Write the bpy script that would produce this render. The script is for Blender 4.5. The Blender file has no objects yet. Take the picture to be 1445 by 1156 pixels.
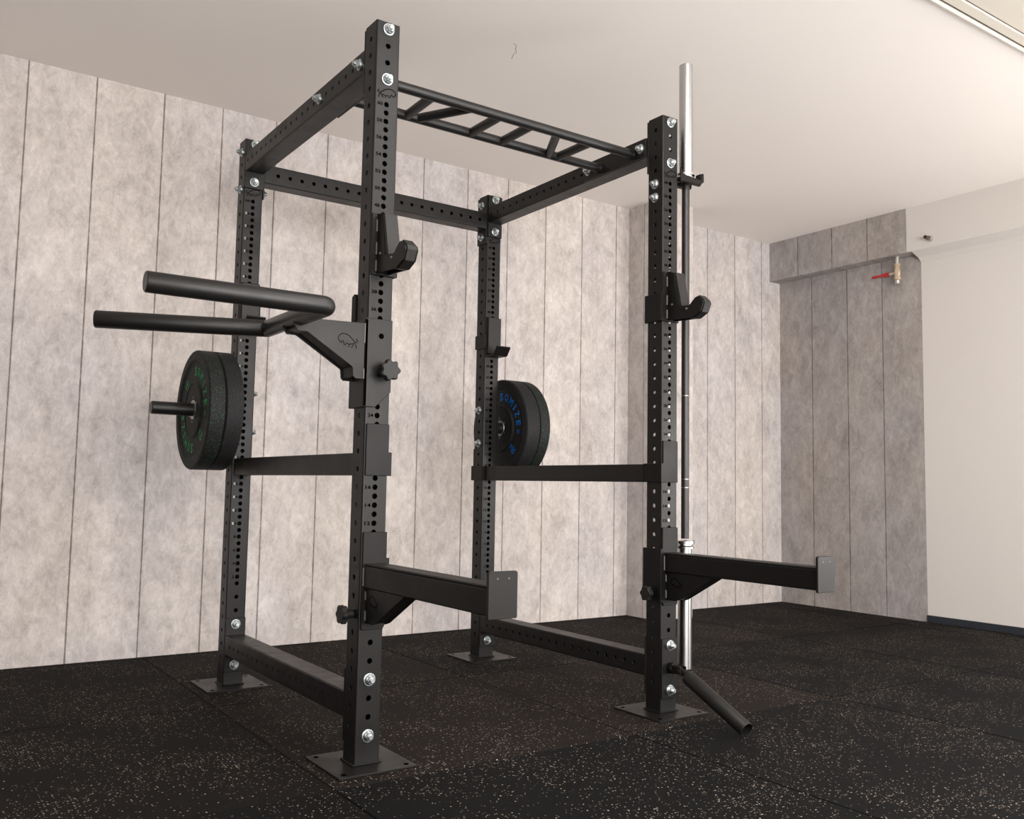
import bpy, bmesh, math, random
from mathutils import Vector, Matrix
random.seed(7)
COL = bpy.context.scene.collection
SC = bpy.context.scene
W = 1.1306      # rack width, x: left front post -> right front post
D = 1.143       # rack depth, y: front posts -> rear posts
H = 2.102       # post height
U = 0.0375      # half post section
PI = math.pi

# ------------------------------------------------------------------ materials
def new_mat(name):
    m = bpy.data.materials.new(name); m.use_nodes = True
    nt = m.node_tree; b = nt.nodes['Principled BSDF']
    return m, nt, b
def N(nt, t, **kw):
    n = nt.nodes.new(t)
    for k, v in kw.items(): setattr(n, k, v)
    return n
def inp(n, **kw):
    for k, v in kw.items(): n.inputs[k.replace('_', ' ')].default_value = v
def simple(name, col, rough=.5, metal=0., bump=0., bscale=600., var=0., coat=0., spec=.5):
    m, nt, b = new_mat(name); b.inputs['Specular IOR Level'].default_value = spec
    b.inputs['Base Color'].default_value = (*col, 1); b.inputs['Roughness'].default_value = rough
    b.inputs['Metallic'].default_value = metal
    if coat: b.inputs['Coat Weight'].default_value = coat
    tc = N(nt, 'ShaderNodeTexCoord')
    no = N(nt, 'ShaderNodeTexNoise'); inp(no, Scale=bscale, Detail=2.)
    nt.links.new(tc.outputs['Object'], no.inputs['Vector'])
    if bump:
        bp = N(nt, 'ShaderNodeBump'); inp(bp, Strength=bump, Distance=.0006)
        nt.links.new(no.outputs['Fac'], bp.inputs['Height']); nt.links.new(bp.outputs['Normal'], b.inputs['Normal'])
    if var:
        n2 = N(nt, 'ShaderNodeTexNoise'); inp(n2, Scale=14., Detail=4.)
        nt.links.new(tc.outputs['Object'], n2.inputs['Vector'])
        r = N(nt, 'ShaderNodeMapRange'); inp(r, From_Min=.3, From_Max=.7, To_Min=rough - var, To_Max=rough + var)
        nt.links.new(n2.outputs['Fac'], r.inputs['Value']); nt.links.new(r.outputs['Result'], b.inputs['Roughness'])
    return m
M = {}
M['steel_black'] = simple('black powder coated steel', (.0065, .0057, .0053), .40, 0, .35, 900, .05, spec=.27)
M['steel_dark'] = simple('black steel of attachments', (.0052, .0046, .0043), .43, 0, .3, 900, .05, spec=.20)
M['handle_black'] = simple('satin black handle coating', (.008, .0074, .007), .38, 0, .5, 1500, .04, spec=.4)
M['plastic_black'] = simple('black moulded plastic', (.011, .0105, .0102), .5, 0, .25, 700, spec=.3)
M['liner'] = simple('dark grey plastic liner', (.0125, .0112, .0107), .5, 0, .2, 500, spec=.3)
M['mark'] = simple('engraved black marking', (.0012, .0011, .001), 1., spec=0.)
M['mark_lit'] = simple('painted light in cut digits', (.34, .33, .32), .6)  # pale colour painted as light coming through cut digits of the rear-left post
M['zinc'] = simple('zinc plated steel', (.50, .54, .55), .36, 1)
M['chrome'] = simple('chromed steel', (.66, .65, .64), .16, 1)
M['turned'] = simple('turned chrome sleeve', (.60, .595, .59), .36, 1)
_nt = M['turned'].node_tree; _tg = _nt.nodes.new('ShaderNodeTangent'); _tg.direction_type = 'RADIAL'; _tg.axis = 'Z'
_b = _nt.nodes['Principled BSDF']; _nt.links.new(_tg.outputs[0], _b.inputs['Tangent']); _b.inputs['Anisotropic'].default_value = .92; _b.inputs['Anisotropic Rotation'].default_value = .25
M['bar_black'] = simple('black oxide shaft', (.035, .033, .033), .32, .6, .5, 1800)
M['weld'] = simple('weld bead', (.10, .095, .09), .45, .3, .6, 400)
M['brass'] = simple('aged nickel brass', (.62, .50, .36), .35, .7, .3, 300)
M['nickel'] = simple('nickel fitting', (.6, .58, .54), .3, .8)
M['red'] = simple('red painted lever', (.42, .02, .025), .4)
M['dark_brass'] = simple('dark brass', (.16, .13, .09), .4, .8)
M['white_paint'] = simple('matt white paint', (.63, .595, .562), .85, 0, .15, 120)
M['ceiling'] = simple('ceiling paint', (.86, .808, .765), .9, 0, .12, 90)
M['dark_wall'] = simple('dark grey wall', (.12, .11, .105), .9)  # unseen left wall, coloured dark so the post sides facing it stay dark
M['cream'] = simple('cream metal', (.66, .61, .53), .45)
M['shadow_gap'] = simple('painted rail slot shade', (.09, .08, .07), .6)  # flat dark strips take the shade inside the rail slots as colour
M['crack'] = simple('ceiling crack', (.25, .22, .2), .9)
M['skirting'] = simple('dark blue skirting', (.018, .022, .030), .5, 0, .2, 200)
M['txt_green'] = simple('green raised lettering', (.006, .30, .09), .6, spec=.2)
M['txt_blue'] = simple('blue raised lettering', (.003, .12, .42), .6, spec=.2)
M['hub'] = simple('steel hub', (.3, .29, .28), .35, .9)

def wallpaper(name, seam=False, dark=1.0):
    m, nt, b = new_mat(name)
    L = nt.links.new
    geo = N(nt, 'ShaderNodeNewGeometry')
    mp = N(nt, 'ShaderNodeMapping'); mp.inputs['Scale'].default_value = (1, 1, .6)
    L(geo.outputs['Position'], mp.inputs['Vector'])
    n1 = N(nt, 'ShaderNodeTexNoise'); inp(n1, Scale=5.5, Detail=7., Roughness=.62, Distortion=.4)
    n2 = N(nt, 'ShaderNodeTexNoise'); inp(n2, Scale=22., Detail=8., Roughness=.7, Distortion=.6)
    n3 = N(nt, 'ShaderNodeTexNoise'); inp(n3, Scale=1.7, Detail=3., Roughness=.5)
    n4 = N(nt, 'ShaderNodeTexNoise'); inp(n4, Scale=60., Detail=5., Roughness=.8, Distortion=.8)
    for n in (n1, n2, n3, n4): L(mp.outputs['Vector'], n.inputs['Vector'])
    r1 = N(nt, 'ShaderNodeValToRGB')
    e = r1.color_ramp.elements
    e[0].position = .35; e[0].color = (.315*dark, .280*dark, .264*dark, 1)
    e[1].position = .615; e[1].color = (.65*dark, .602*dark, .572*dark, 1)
    a = N(nt, 'ShaderNodeMath', operation='MULTIPLY'); L(n1.outputs['Fac'], a.inputs[0]); a.inputs[1].default_value = .50
    c = N(nt, 'ShaderNodeMath', operation='MULTIPLY_ADD'); L(n2.outputs['Fac'], c.inputs[0]); c.inputs[1].default_value = .50
    c.inputs[1].default_value = .40; a.inputs[1].default_value = .30
    c4 = N(nt, 'ShaderNodeMath', operation='MULTIPLY_ADD'); L(n4.outputs['Fac'], c4.inputs[0]); c4.inputs[1].default_value = .30
    L(a.outputs[0], c.inputs[2]); L(c.outputs[0], c4.inputs[2]); L(c4.outputs[0], r1.inputs['Fac'])
    # violet / warm tint patches
    r3 = N(nt, 'ShaderNodeValToRGB'); e = r3.color_ramp.elements
    e[0].position = .38; e[0].color = (.96, .965, 1.0, 1); e[1].position = .62; e[1].color = (1.0, .985, .965, 1)
    L(n3.outputs['Fac'], r3.inputs['Fac'])
    mx = N(nt, 'ShaderNodeMix', data_type='RGBA', blend_type='MULTIPLY'); mx.inputs[0].default_value = 1
    L(r1.outputs['Color'], mx.inputs[6]); L(r3.outputs['Color'], mx.inputs[7])
    at = N(nt, 'ShaderNodeAttribute', attribute_name='tone')
    mt = N(nt, 'ShaderNodeMix', data_type='RGBA', blend_type='MULTIPLY'); mt.inputs[0].default_value = 1
    L(mx.outputs[2], mt.inputs[6]); L(at.outputs['Color'], mt.inputs[7])
    out = mt.outputs[2]
    if seam:
        uv = N(nt, 'ShaderNodeUVMap', uv_map='seam')
        sx = N(nt, 'ShaderNodeSeparateXYZ'); L(uv.outputs['UV'], sx.inputs[0])
        s1 = N(nt, 'ShaderNodeMath', operation='SUBTRACT'); L(sx.outputs[0], s1.inputs[0]); s1.inputs[1].default_value = .5
        s2 = N(nt, 'ShaderNodeMath', operation='ABSOLUTE'); L(s1.outputs[0], s2.inputs[0])
        nn = N(nt, 'ShaderNodeTexNoise'); inp(nn, Scale=18., Detail=6., Roughness=.7); L(geo.outputs['Position'], nn.inputs['Vector'])
        s3 = N(nt, 'ShaderNodeMath', operation='MULTIPLY_ADD'); L(nn.outputs['Fac'], s3.inputs[0]); s3.inputs[1].default_value = -.55; L(s2.outputs[0], s3.inputs[2])
        mr = N(nt, 'ShaderNodeMapRange'); inp(mr, From_Min=-.20, From_Max=.10, To_Min=1., To_Max=0.); L(s3.outputs[0], mr.inputs['Value'])
        md = N(nt, 'ShaderNodeMix', data_type='RGBA'); L(mr.outputs['Result'], md.inputs[0]); L(out, md.inputs[6]); md.inputs[7].default_value = (.13*dark, .105*dark, .098*dark, 1)
        out = md.outputs[2]
    L(out, b.inputs['Base Color']); b.inputs['Roughness'].default_value = .8
    bp = N(nt, 'ShaderNodeBump'); inp(bp, Strength=.15, Distance=.002); L(n2.outputs['Fac'], bp.inputs['Height']); L(bp.outputs['Normal'], b.inputs['Normal'])
    return m
M['wp'] = wallpaper('concrete plank wallpaper'); M['wp_seam'] = wallpaper('concrete plank wallpaper joint', True)
M['wpd'] = wallpaper('concrete plank wallpaper painted shade', dark=.68); M['wpd_seam'] = wallpaper('concrete plank wallpaper joint painted shade', True, .68)  # darker copies with the right wall's shade put into the colour

def rubber_floor():
    m, nt, b = new_mat('speckled black rubber mat'); L = nt.links.new
    geo = N(nt, 'ShaderNodeNewGeometry')
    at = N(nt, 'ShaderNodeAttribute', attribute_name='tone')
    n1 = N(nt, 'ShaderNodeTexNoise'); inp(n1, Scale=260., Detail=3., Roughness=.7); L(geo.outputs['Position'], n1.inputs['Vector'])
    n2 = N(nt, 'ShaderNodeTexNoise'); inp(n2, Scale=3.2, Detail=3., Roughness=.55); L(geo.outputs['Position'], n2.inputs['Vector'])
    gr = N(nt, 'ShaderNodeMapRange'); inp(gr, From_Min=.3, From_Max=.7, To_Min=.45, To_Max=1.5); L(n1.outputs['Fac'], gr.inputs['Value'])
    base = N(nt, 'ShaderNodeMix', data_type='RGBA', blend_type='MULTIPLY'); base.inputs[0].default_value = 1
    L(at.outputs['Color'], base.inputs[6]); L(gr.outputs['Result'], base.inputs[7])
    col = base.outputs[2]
    for sc, lim, thr in ((118., .25, .86), (220., .30, .90)):
        v = N(nt, 'ShaderNodeTexVoronoi', voronoi_dimensions='2D'); inp(v, Scale=sc, Randomness=1.); L(geo.outputs['Position'], v.inputs['Vector'])
        d = N(nt, 'ShaderNodeMath', operation='LESS_THAN'); L(v.outputs['Distance'], d.inputs[0]); d.inputs[1].default_value = lim
        sp = N(nt, 'ShaderNodeSeparateColor'); L(v.outputs['Color'], sp.inputs[0])
        # density follows large noise and the mat's alpha-like 'fleck' attribute
        af = N(nt, 'ShaderNodeAttribute', attribute_name='fleck')
        t0 = N(nt, 'ShaderNodeMapRange'); inp(t0, From_Min=.36, From_Max=.66, To_Min=.995, To_Max=thr); L(n2.outputs['Fac'], t0.inputs['Value'])
        t1 = N(nt, 'ShaderNodeMath', operation='ADD'); L(t0.outputs['Result'], t1.inputs[0]); L(af.outputs['Fac'], t1.inputs[1])
        g = N(nt, 'ShaderNodeMath', operation='GREATER_THAN'); L(sp.outputs[0], g.inputs[0]); L(t1.outputs[0], g.inputs[1])
        mk = N(nt, 'ShaderNodeMath', operation='MULTIPLY'); L(d.outputs[0], mk.inputs[0]); L(g.outputs[0], mk.inputs[1])
        fr = N(nt, 'ShaderNodeMix', data_type='RGBA'); L(sp.outputs[1], fr.inputs[0]); fr.inputs[6].default_value = (.05, .04, .03, 1); fr.inputs[7].default_value = (.46, .39, .32, 1)
        mx = N(nt, 'ShaderNodeMix', data_type='RGBA'); L(mk.outputs[0], mx.inputs[0]); L(col, mx.inputs[6]); L(fr.outputs[2], mx.inputs[7])
        col = mx.outputs[2]
    L(col, b.inputs['Base Color']); b.inputs['Roughness'].default_value = .85; b.inputs['Specular IOR Level'].default_value = .12
    bp = N(nt, 'ShaderNodeBump'); inp(bp, Strength=.5, Distance=.002); L(n1.outputs['Fac'], bp.inputs['Height']); L(bp.outputs['Normal'], b.inputs['Normal'])
    return m
M['floor'] = rubber_floor()

def bumper(name, fleck, thr):
    m, nt, b = new_mat(name); L = nt.links.new
    tc = N(nt, 'ShaderNodeTexCoord')
    v = N(nt, 'ShaderNodeTexVoronoi'); inp(v, Scale=260.); L(tc.outputs['Object'], v.inputs['Vector'])
    d = N(nt, 'ShaderNodeMath', operation='LESS_THAN'); L(v.outputs['Distance'], d.inputs[0]); d.inputs[1].default_value = .36
    sp = N(nt, 'ShaderNodeSeparateColor'); L(v.outputs['Color'], sp.inputs[0])
    g = N(nt, 'ShaderNodeMath', operation='GREATER_THAN'); L(sp.outputs[0], g.inputs[0]); g.inputs[1].default_value = thr
    mk = N(nt, 'ShaderNodeMath', operation='MULTIPLY'); L(d.outputs[0], mk.inputs[0]); L(g.outputs[0], mk.inputs[1])
    n = N(nt, 'ShaderNodeTexNoise'); inp(n, Scale=300., Detail=2.); L(tc.outputs['Object'], n.inputs['Vector'])
    r = N(nt, 'ShaderNodeValToRGB'); e = r.color_ramp.elements; e[0].color = (.0035, .0035, .0035, 1); e[1].color = (.016, .0155, .015, 1); e[0].position = .35; e[1].position = .7
    L(n.outputs['Fac'], r.inputs['Fac'])
    mx = N(nt, 'ShaderNodeMix', data_type='RGBA'); L(mk.outputs[0], mx.inputs[0]); L(r.outputs['Color'], mx.inputs[6]); mx.inputs[7].default_value = (*fleck, 1)
    L(mx.outputs[2], b.inputs['Base Color']); b.inputs['Roughness'].default_value = .65; b.inputs['Specular IOR Level'].default_value = .25
    bp = N(nt, 'ShaderNodeBump'); inp(bp, Strength=.5, Distance=.001); L(n.outputs['Fac'], bp.inputs['Height']); L(bp.outputs['Normal'], b.inputs['Normal'])
    return m
M['bump_green'] = bumper('black rubber with green flecks', (.015, .13, .07), .84)
M['bump_blue'] = bumper('black rubber with blue flecks', (.02, .025, .06), .86)

# ------------------------------------------------------------------ helpers
def wloc(o):
    v = Vector((0, 0, 0))
    while o is not None: v += o.location; o = o.parent
    return v
def obj(name, bm, mats, parent=None, smooth=None, origin=None):
    """link bm (built in world coordinates) as ONE mesh object with its origin at its own centre"""
    if smooth is not None:
        for f in bm.faces: f.smooth = True
        for e in bm.edges:
            if len(e.link_faces) == 2 and e.calc_face_angle(0) > math.radians(smooth): e.smooth = False
    xs = [v.co for v in bm.verts]
    c = Vector(((min(v.x for v in xs)+max(v.x for v in xs))/2, (min(v.y for v in xs)+max(v.y for v in xs))/2, min(v.z for v in xs)))
    if origin is not None: c = Vector(origin)
    bmesh.ops.translate(bm, verts=bm.verts, vec=-c)
    me = bpy.data.meshes.new(name); bm.to_mesh(me); bm.free()
    o = bpy.data.objects.new(name, me); COL.objects.link(o)
    for m in (mats if isinstance(mats, (list, tuple)) else [mats]): me.materials.append(M[m])
    if parent is not None: o.parent = parent
    o.location = c - (wloc(parent) if parent is not None else Vector((0, 0, 0)))
    return o
def thing(name, label, cat, loc, group=None):
    o = bpy.data.objects.new(name, None); COL.objects.link(o); o.location = loc
    o.empty_display_size = .05
    return tag(o, label, cat, group)
def tag(o, label, cat, group=None):
    o['label'] = label; o['category'] = cat
    if group: o['group'] = group
    return o
def struct(name, bm, mats, **kw):
    o = obj(name, bm, mats, origin=(0, 0, 0), **kw); o['kind'] = 'structure'; return o
def BM(): return bmesh.new()
def merge(bm, src):
    me = bpy.data.meshes.new('tmp'); src.to_mesh(me); src.free(); bm.from_mesh(me); bpy.data.meshes.remove(me)
def box(bm, x0, x1, y0, y1, z0, z1, bev=0., seg=1, mi=0):
    t = bmesh.new()
    bmesh.ops.create_cube(t, size=1, matrix=Matrix.Translation(((x0+x1)/2, (y0+y1)/2, (z0+z1)/2)) @ Matrix.Diagonal((abs(x1-x0), abs(y1-y0), abs(z1-z0), 1)))
    if bev: bmesh.ops.bevel(t, geom=t.edges[:], offset=bev, segments=seg, affect='EDGES', profile=.5)
    for f in t.faces: f.material_index = mi
    merge(bm, t)
def frame(p, q):
    d = (Vector(q) - Vector(p)); l = d.length; d.normalize()
    return Matrix.Translation(Vector(p)) @ d.to_track_quat('Z', 'Y').to_matrix().to_4x4(), l
def lathe(bm, p, q, prof, seg=32, mi=0):
    """prof: (distance along p->q, radius) points; closed to the axis when radius is 0"""
    mt, l = frame(p, q); t = bmesh.new(); rings = []
    for (a, r) in prof:
        if r <= 1e-6: rings.append([t.verts.new((0, 0, a))])
        else: rings.append([t.verts.new((r*math.cos(2*PI*i/seg), r*math.sin(2*PI*i/seg), a)) for i in range(seg)])
    for A, B in zip(rings, rings[1:]):
        for i in range(seg):
            j = (i+1) % seg
            if len(A) == 1 and len(B) == 1: continue
            if len(A) == 1: t.faces.new((A[0], B[i], B[j]))
            elif len(B) == 1: t.faces.new((A[i], B[0], A[j]))
            else: t.faces.new((A[i], B[i], B[j], A[j]))
    bmesh.ops.transform(t, matrix=mt, verts=t.verts)
    bmesh.ops.recalc_face_normals(t, faces=t.faces)
    for f in t.faces: f.material_index = mi
    merge(bm, t)
def cyl(bm, p, q, r, seg=24, bev=0., mi=0):
    l = (Vector(q)-Vector(p)).length
    pr = [(0, 0), (0, r-bev), (bev, r), (l-bev, r), (l, r-bev), (l, 0)] if bev else [(0, 0), (0, r), (l, r), (l, 0)]
    lathe(bm, p, q, pr, seg, mi)
def prism(bm, pts, axis, a0, a1, bev=0., mi=0):
    """polygon pts in the plane normal to axis ('x': (y,z); 'y': (x,z); 'z': (x,y)) extruded a0..a1"""
    def co(p, a): return {'x': (a, p[0], p[1]), 'y': (p[0], a, p[1]), 'z': (p[0], p[1], a)}[axis]
    t = bmesh.new()
    A = [t.verts.new(co(p, a0)) for p in pts]; B = [t.verts.new(co(p, a1)) for p in pts]
    t.faces.new(A); t.faces.new(B[::-1])
    for i in range(len(pts)):
        j = (i+1) % len(pts); t.faces.new((A[i], B[i], B[j], A[j]))
    bmesh.ops.recalc_face_normals(t, faces=t.faces)
    if bev: bmesh.ops.bevel(t, geom=t.edges[:], offset=bev, segments=1, affect='EDGES')
    for f in t.faces: f.material_index = mi
    merge(bm, t)
def sweep(bm, pts, r, seg=24):
    """round tube along a polyline with mitred joints and capped ends"""
    P = [Vector(p) for p in pts]; t = bmesh.new(); rings = []
    up = Vector((0, 0, 1))
    for i, p in enumerate(P):
        d0 = (P[i]-P[i-1]).normalized() if i else (P[1]-P[0]).normalized()
        d1 = (P[i+1]-P[i]).normalized() if i < len(P)-1 else d0
        tan = (d0+d1).normalized(); s = tan.cross(up)
        s = s.normalized() if s.length > 1e-4 else Vector((1, 0, 0)); u2 = s.cross(tan).normalized()
        k = 1/max(.35, math.cos(d0.angle(d1)/2)) if i and i < len(P)-1 else 1
        rings.append([t.verts.new(p + s*math.cos(2*PI*j/seg)*r*k + u2*math.sin(2*PI*j/seg)*r) for j in range(seg)])
    for A, B in zip(rings, rings[1:]):
        for i in range(seg): t.faces.new((A[i], A[(i+1) % seg], B[(i+1) % seg], B[i]))
    for R, p, q in ((rings[0], P[0], P[1]), (rings[-1], P[-1], P[-2])):
        d = (p-q).normalized()*.003
        c = [t.verts.new(p + (v.co-p)*.9 + d) for v in R]
        for i in range(seg): t.faces.new((R[i], R[(i+1) % seg], c[(i+1) % seg], c[i]))
        t.faces.new(c)
    bmesh.ops.recalc_face_normals(t, faces=t.faces); merge(bm, t)
def arc_pts(p0, pc, p1, n=8):
    p0, pc, p1 = Vector(p0), Vector(pc), Vector(p1)
    return [tuple((1-t)**2*p0 + 2*t*(1-t)*pc + t*t*p1) for t in [i/n for i in range(n+1)]]

def perf(bm, o, du, dv, w, v0, v1, holes, r, depth, n, seg=16, mi=0):
    """flat strip centred on o (width w along du, v0..v1 along dv) with real round holes of given rim depth"""
    o, du, dv, n = Vector(o), Vector(du), Vector(dv), Vector(n)
    def P(a, b, d=0.): return o + du*a + dv*b - n*d
    hs = sorted(h for h in holes if v0 + r*1.15 < h < v1 - r*1.15)
    def quad(a0, a1, b0, b1):
        if b1-b0 < 1e-6: return
        f = bm.faces.new([bm.verts.new(P(*c)) for c in ((a0, b0), (a1, b0), (a1, b1), (a0, b1))]); f.material_index = mi
    y = v0; hw = w/2
    for i, h in enumerate(hs):
        lo = max(y, h-min(.0125, (h-hs[i-1])/2 if i else 1)); hi = h + min(.0125, (hs[i+1]-h)/2 if i < len(hs)-1 else 1, v1-h)
        quad(-hw, hw, y, lo); y = hi
        c = [bm.verts.new(P(r*math.cos(2*PI*k/seg), h+r*math.sin(2*PI*k/seg))) for k in range(seg)]
        ci = [bm.verts.new(P(r*math.cos(2*PI*k/seg), h+r*math.sin(2*PI*k/seg), depth)) for k in range(seg)]
        def bd(k):
            x, z = math.cos(2*PI*k/seg), math.sin(2*PI*k/seg)
            cand = []
            if x > 1e-9: cand.append((hw/x, 'r'))
            if x < -1e-9: cand.append((-hw/x, 'l'))
            if z > 1e-9: cand.append(((hi-h)/z, 't'))
            if z < -1e-9: cand.append(((lo-h)/z, 'b'))
            s, side = min(cand); return (x*s, h+z*s), side
        B = [bd(k) for k in range(seg)]; bv = [bm.verts.new(P(*q[0])) for q in B]
        corner = {('r', 't'): (hw, hi), ('t', 'l'): (-hw, hi), ('l', 'b'): (-hw, lo), ('b', 'r'): (hw, lo)}
        for k in range(seg):
            j = (k+1) % seg; vs = [c[k], bv[k]]
            key = (B[k][1], B[j][1])
            if key in corner: vs.append(bm.verts.new(P(*corner[key])))
            vs += [bv[j], c[j]]
            f = bm.faces.new(vs); f.material_index = mi
            f = bm.faces.new((c[k], c[j], ci[j], ci[k])); f.material_index = mi; f.smooth = True
    quad(-hw, hw, y, v1)

def box_tube(bm, p, axis, length, hx, hy, holes, rad=.0045, hr=.008, caps=(1, 1)):
    """hollow rectangular tube. p = start centre, axis 'z' or 'y' or 'x'. hx,hy half sections.
    holes: dict side index -> list of distances. sides 0:+a 1:+b 2:-a 3:-b"""
    ax = {'z': (Vector((1, 0, 0)), Vector((0, 1, 0)), Vector((0, 0, 1))),
          'y': (Vector((1, 0, 0)), Vector((0, 0, 1)), Vector((0, 1, 0))),
          'x': (Vector((0, 1, 0)), Vector((0, 0, 1)), Vector((1, 0, 0)))}[axis]
    a, b, l = ax; p = Vector(p); t = bmesh.new()
    for i, (n, s, hn, hs_) in enumerate(((a, b, hx, hy), (b, -a, hy, hx), (-a, -b, hx, hy), (-b, a, hy, hx))):
        perf(t, p + n*hn, s, l, 2*(hs_-rad), 0, length, holes.get(i, []), hr, .003, n)
        # rounded corner between n and s
        c = p + n*(hn-rad) + s*(hs_-rad); K = 4
        pts = [c + (n*math.cos(k*PI/2/K) + s*math.sin(k*PI/2/K))*rad for k in range(K+1)]
        lo = [t.verts.new(q) for q in pts]; hi = [t.verts.new(q+l*length) for q in pts]
        for k in range(K):
            f = t.faces.new((lo[k], lo[k+1], hi[k+1], hi[k])); f.smooth = True
    for e, on in ((0, caps[0]), (length, caps[1])):
        if on:
            r2 = .7*rad
            vs = [t.verts.new(p + l*e + a*x + b*y) for x, y in ((hx-r2*.3, hy-rad), (hx-rad, hy-r2*.3), (-hx+rad, hy-r2*.3), (-hx+r2*.3, hy-rad), (-hx+r2*.3, -hy+rad), (-hx+rad, -hy+r2*.3), (hx-rad, -hy+r2*.3), (hx-r2*.3, -hy+rad))]
            t.faces.new(vs)
    merge(bm, t)

def bolt(parent, p, n, r=.0175, out=.022, name='bolt'):
    """zinc flange nut with washer and the threaded bolt end sticking out"""
    bm = BM(); p = Vector(p); n = Vector(n)
    q = p + n
    lathe(bm, p, q, [(0, 0), (0, r), (.0025, r), (.003, r-.001), (.003, 0)], 28)
    lathe(bm, p, q, [(.003, 0), (.003, .0150), (.0045, .0148), (.008, .0118), (.008, 0)], 24)
    lathe(bm, p, q, [(.006, 0), (.006, .0122), (.014, .0122), (.0155, .0108), (.0155, 0)], 6)
    pr = [(.0155, 0), (.0155, .0072)]
    a = .0155
    while a < out: pr += [(a, .0076), (a+.0007, .0068)]; a += .0014
    pr += [(out, .0074), (out+.0012, .0060), (out+.0012, 0)]
    lathe(bm, p, q, pr, 16)
    return obj(name, bm, 'zinc', parent, 25)

BISON = [[(772, 252), (784, 262), (789, 276), (781, 287), (764, 288), (742, 268), (716, 240), (690, 221), (655, 210), (627, 214), (604, 231), (591, 256), (591, 274), (604, 284), (611, 298), (624, 308), (631, 288), (640, 283), (647, 298), (655, 326), (671, 322), (669, 306), (690, 308), (706, 316), (700, 342)],
         [(706, 312), (735, 306), (746, 318), (728, 345)], [(738, 304), (762, 298), (773, 322), (777, 350)]]
def ribbon(bm, pts, to3, wd):
    """flat stroke along 2D polyline pts, mapped to 3D by to3"""
    n = len(pts); L_, R_ = [], []
    for i, p in enumerate(pts):
        p0 = Vector(pts[max(0, i-1)]); p1 = Vector(pts[min(n-1, i+1)]); d = (p1-p0)
        d = d.normalized() if d.length > 0 else Vector((1, 0)); m = Vector((-d.y, d.x))*wd/2
        L_.append(bm.verts.new(to3(*(Vector(p)+m)))); R_.append(bm.verts.new(to3(*(Vector(p)-m))))
    for i in range(n-1): bm.faces.new((L_[i], L_[i+1], R_[i+1], R_[i]))
def bison(parent, to3, width, height, wd=.0016, mat='mark', mirror=False):
    bm = BM()
    for ln in BISON:
        pts = [(((x-690)/198*width)*(-1 if mirror else 1), -(y-280)/140*height) for x, y in ln]
        ribbon(bm, pts, to3, wd)
    return obj('bison_logo', bm, mat, parent)
_tc = {}
def text_polys(s):
    if s in _tc: return _tc[s]
    cu = bpy.data.curves.new('t', 'FONT'); cu.body = s; cu.size = 1.0; cu.offset = .028; cu.resolution_u = 3
    cu.align_x = 'CENTER'; cu.align_y = 'CENTER'; cu.fill_mode = 'FRONT'
    o = bpy.data.objects.new('t', cu); COL.objects.link(o)
    dg = bpy.context.evaluated_depsgraph_get(); dg.update()
    me = bpy.data.meshes.new_from_object(o.evaluated_get(dg))
    vs = [tuple(v.co[:2]) for v in me.vertices]; fs = [tuple(p.vertices) for p in me.polygons]
    bpy.data.objects.remove(o); bpy.data.curves.remove(cu); bpy.data.meshes.remove(me)
    x0 = min(v[0] for v in vs); x1 = max(v[0] for v in vs); y0 = min(v[1] for v in vs); y1 = max(v[1] for v in vs)
    vs = [(v[0]-(x0+x1)/2, v[1]-(y0+y1)/2) for v in vs]
    _tc[s] = (vs, fs, x1-x0, y1-y0); return _tc[s]
def text(bm, s, to3, h=None, w=None, mi=0, thick=None):
    vs, fs, tw, th = text_polys(s)
    ky = h/th if h else w/tw; kx = w/tw if w else ky
    V = [bm.verts.new(to3(x*kx, y*ky)) for x, y in vs]
    for f in fs:
        try:
            g = bm.faces.new([V[i] for i in f]); g.material_index = mi
        except ValueError: pass

# ------------------------------------------------------------------ the room
YB, XR, ZC = 1.86, 4.07, 2.51
def wall_strips(bm, to3, s0, s1, seams, z0, z1, m_panel, m_seam, tones, sw=.012):
    """wallpaper wall cut into planks; joints are narrow faces of their own material"""
    ton = bm.loops.layers.float_color.get('tone') or bm.loops.layers.float_color.new('tone')
    uv = bm.loops.layers.uv.get('seam') or bm.loops.layers.uv.new('seam')
    cuts = []
    for s in seams: cuts += [(s-sw/2, s+sw/2)]
    cur = s0; k = 0
    def face(a, b, mi, tn, seam):
        # subdivide vertically so tones stay smooth
        f = bm.faces.new([bm.verts.new(to3(*q)) for q in ((a, z0), (b, z0), (b, z1), (a, z1))]); f.material_index = mi
        for lp, u in zip(f.loops, ((0, 0), (1, 0), (1, 1), (0, 1))):
            lp[ton] = (tn, tn, tn, 1); lp[uv].uv = u
    for a, b in sorted(cuts):
        tn = tones[k % len(tones)]; face(cur, a, m_panel, tn, 0); face(a, b, m_seam, tn, 1); cur = b; k += 1
    face(cur, s1, m_panel, tones[k % len(tones)], 0)
T1 = [.95, 1.0, .97, 1.03, .96, 1.01, .99, 1.04, .98, 1.0, 1.03, .97]
bm = BM()
seams_b = [-2.80, -2.53, -2.26, -1.99, -1.75, -1.49, -1.23, -.985, -.724, -.458, -.174, .09, .350, .617, .893, 1.169, 1.447, 1.717, 1.986, 2.259, 2.53, 2.80, 3.065, 3.335, 3.602, 3.875]
wall_strips(bm, lambda s, z: (s, YB, z), -3.2, XR, seams_b, 0, ZC, 0, 1, T1)
struct('wall_back', bm, ['wp', 'wp_seam'])
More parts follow.
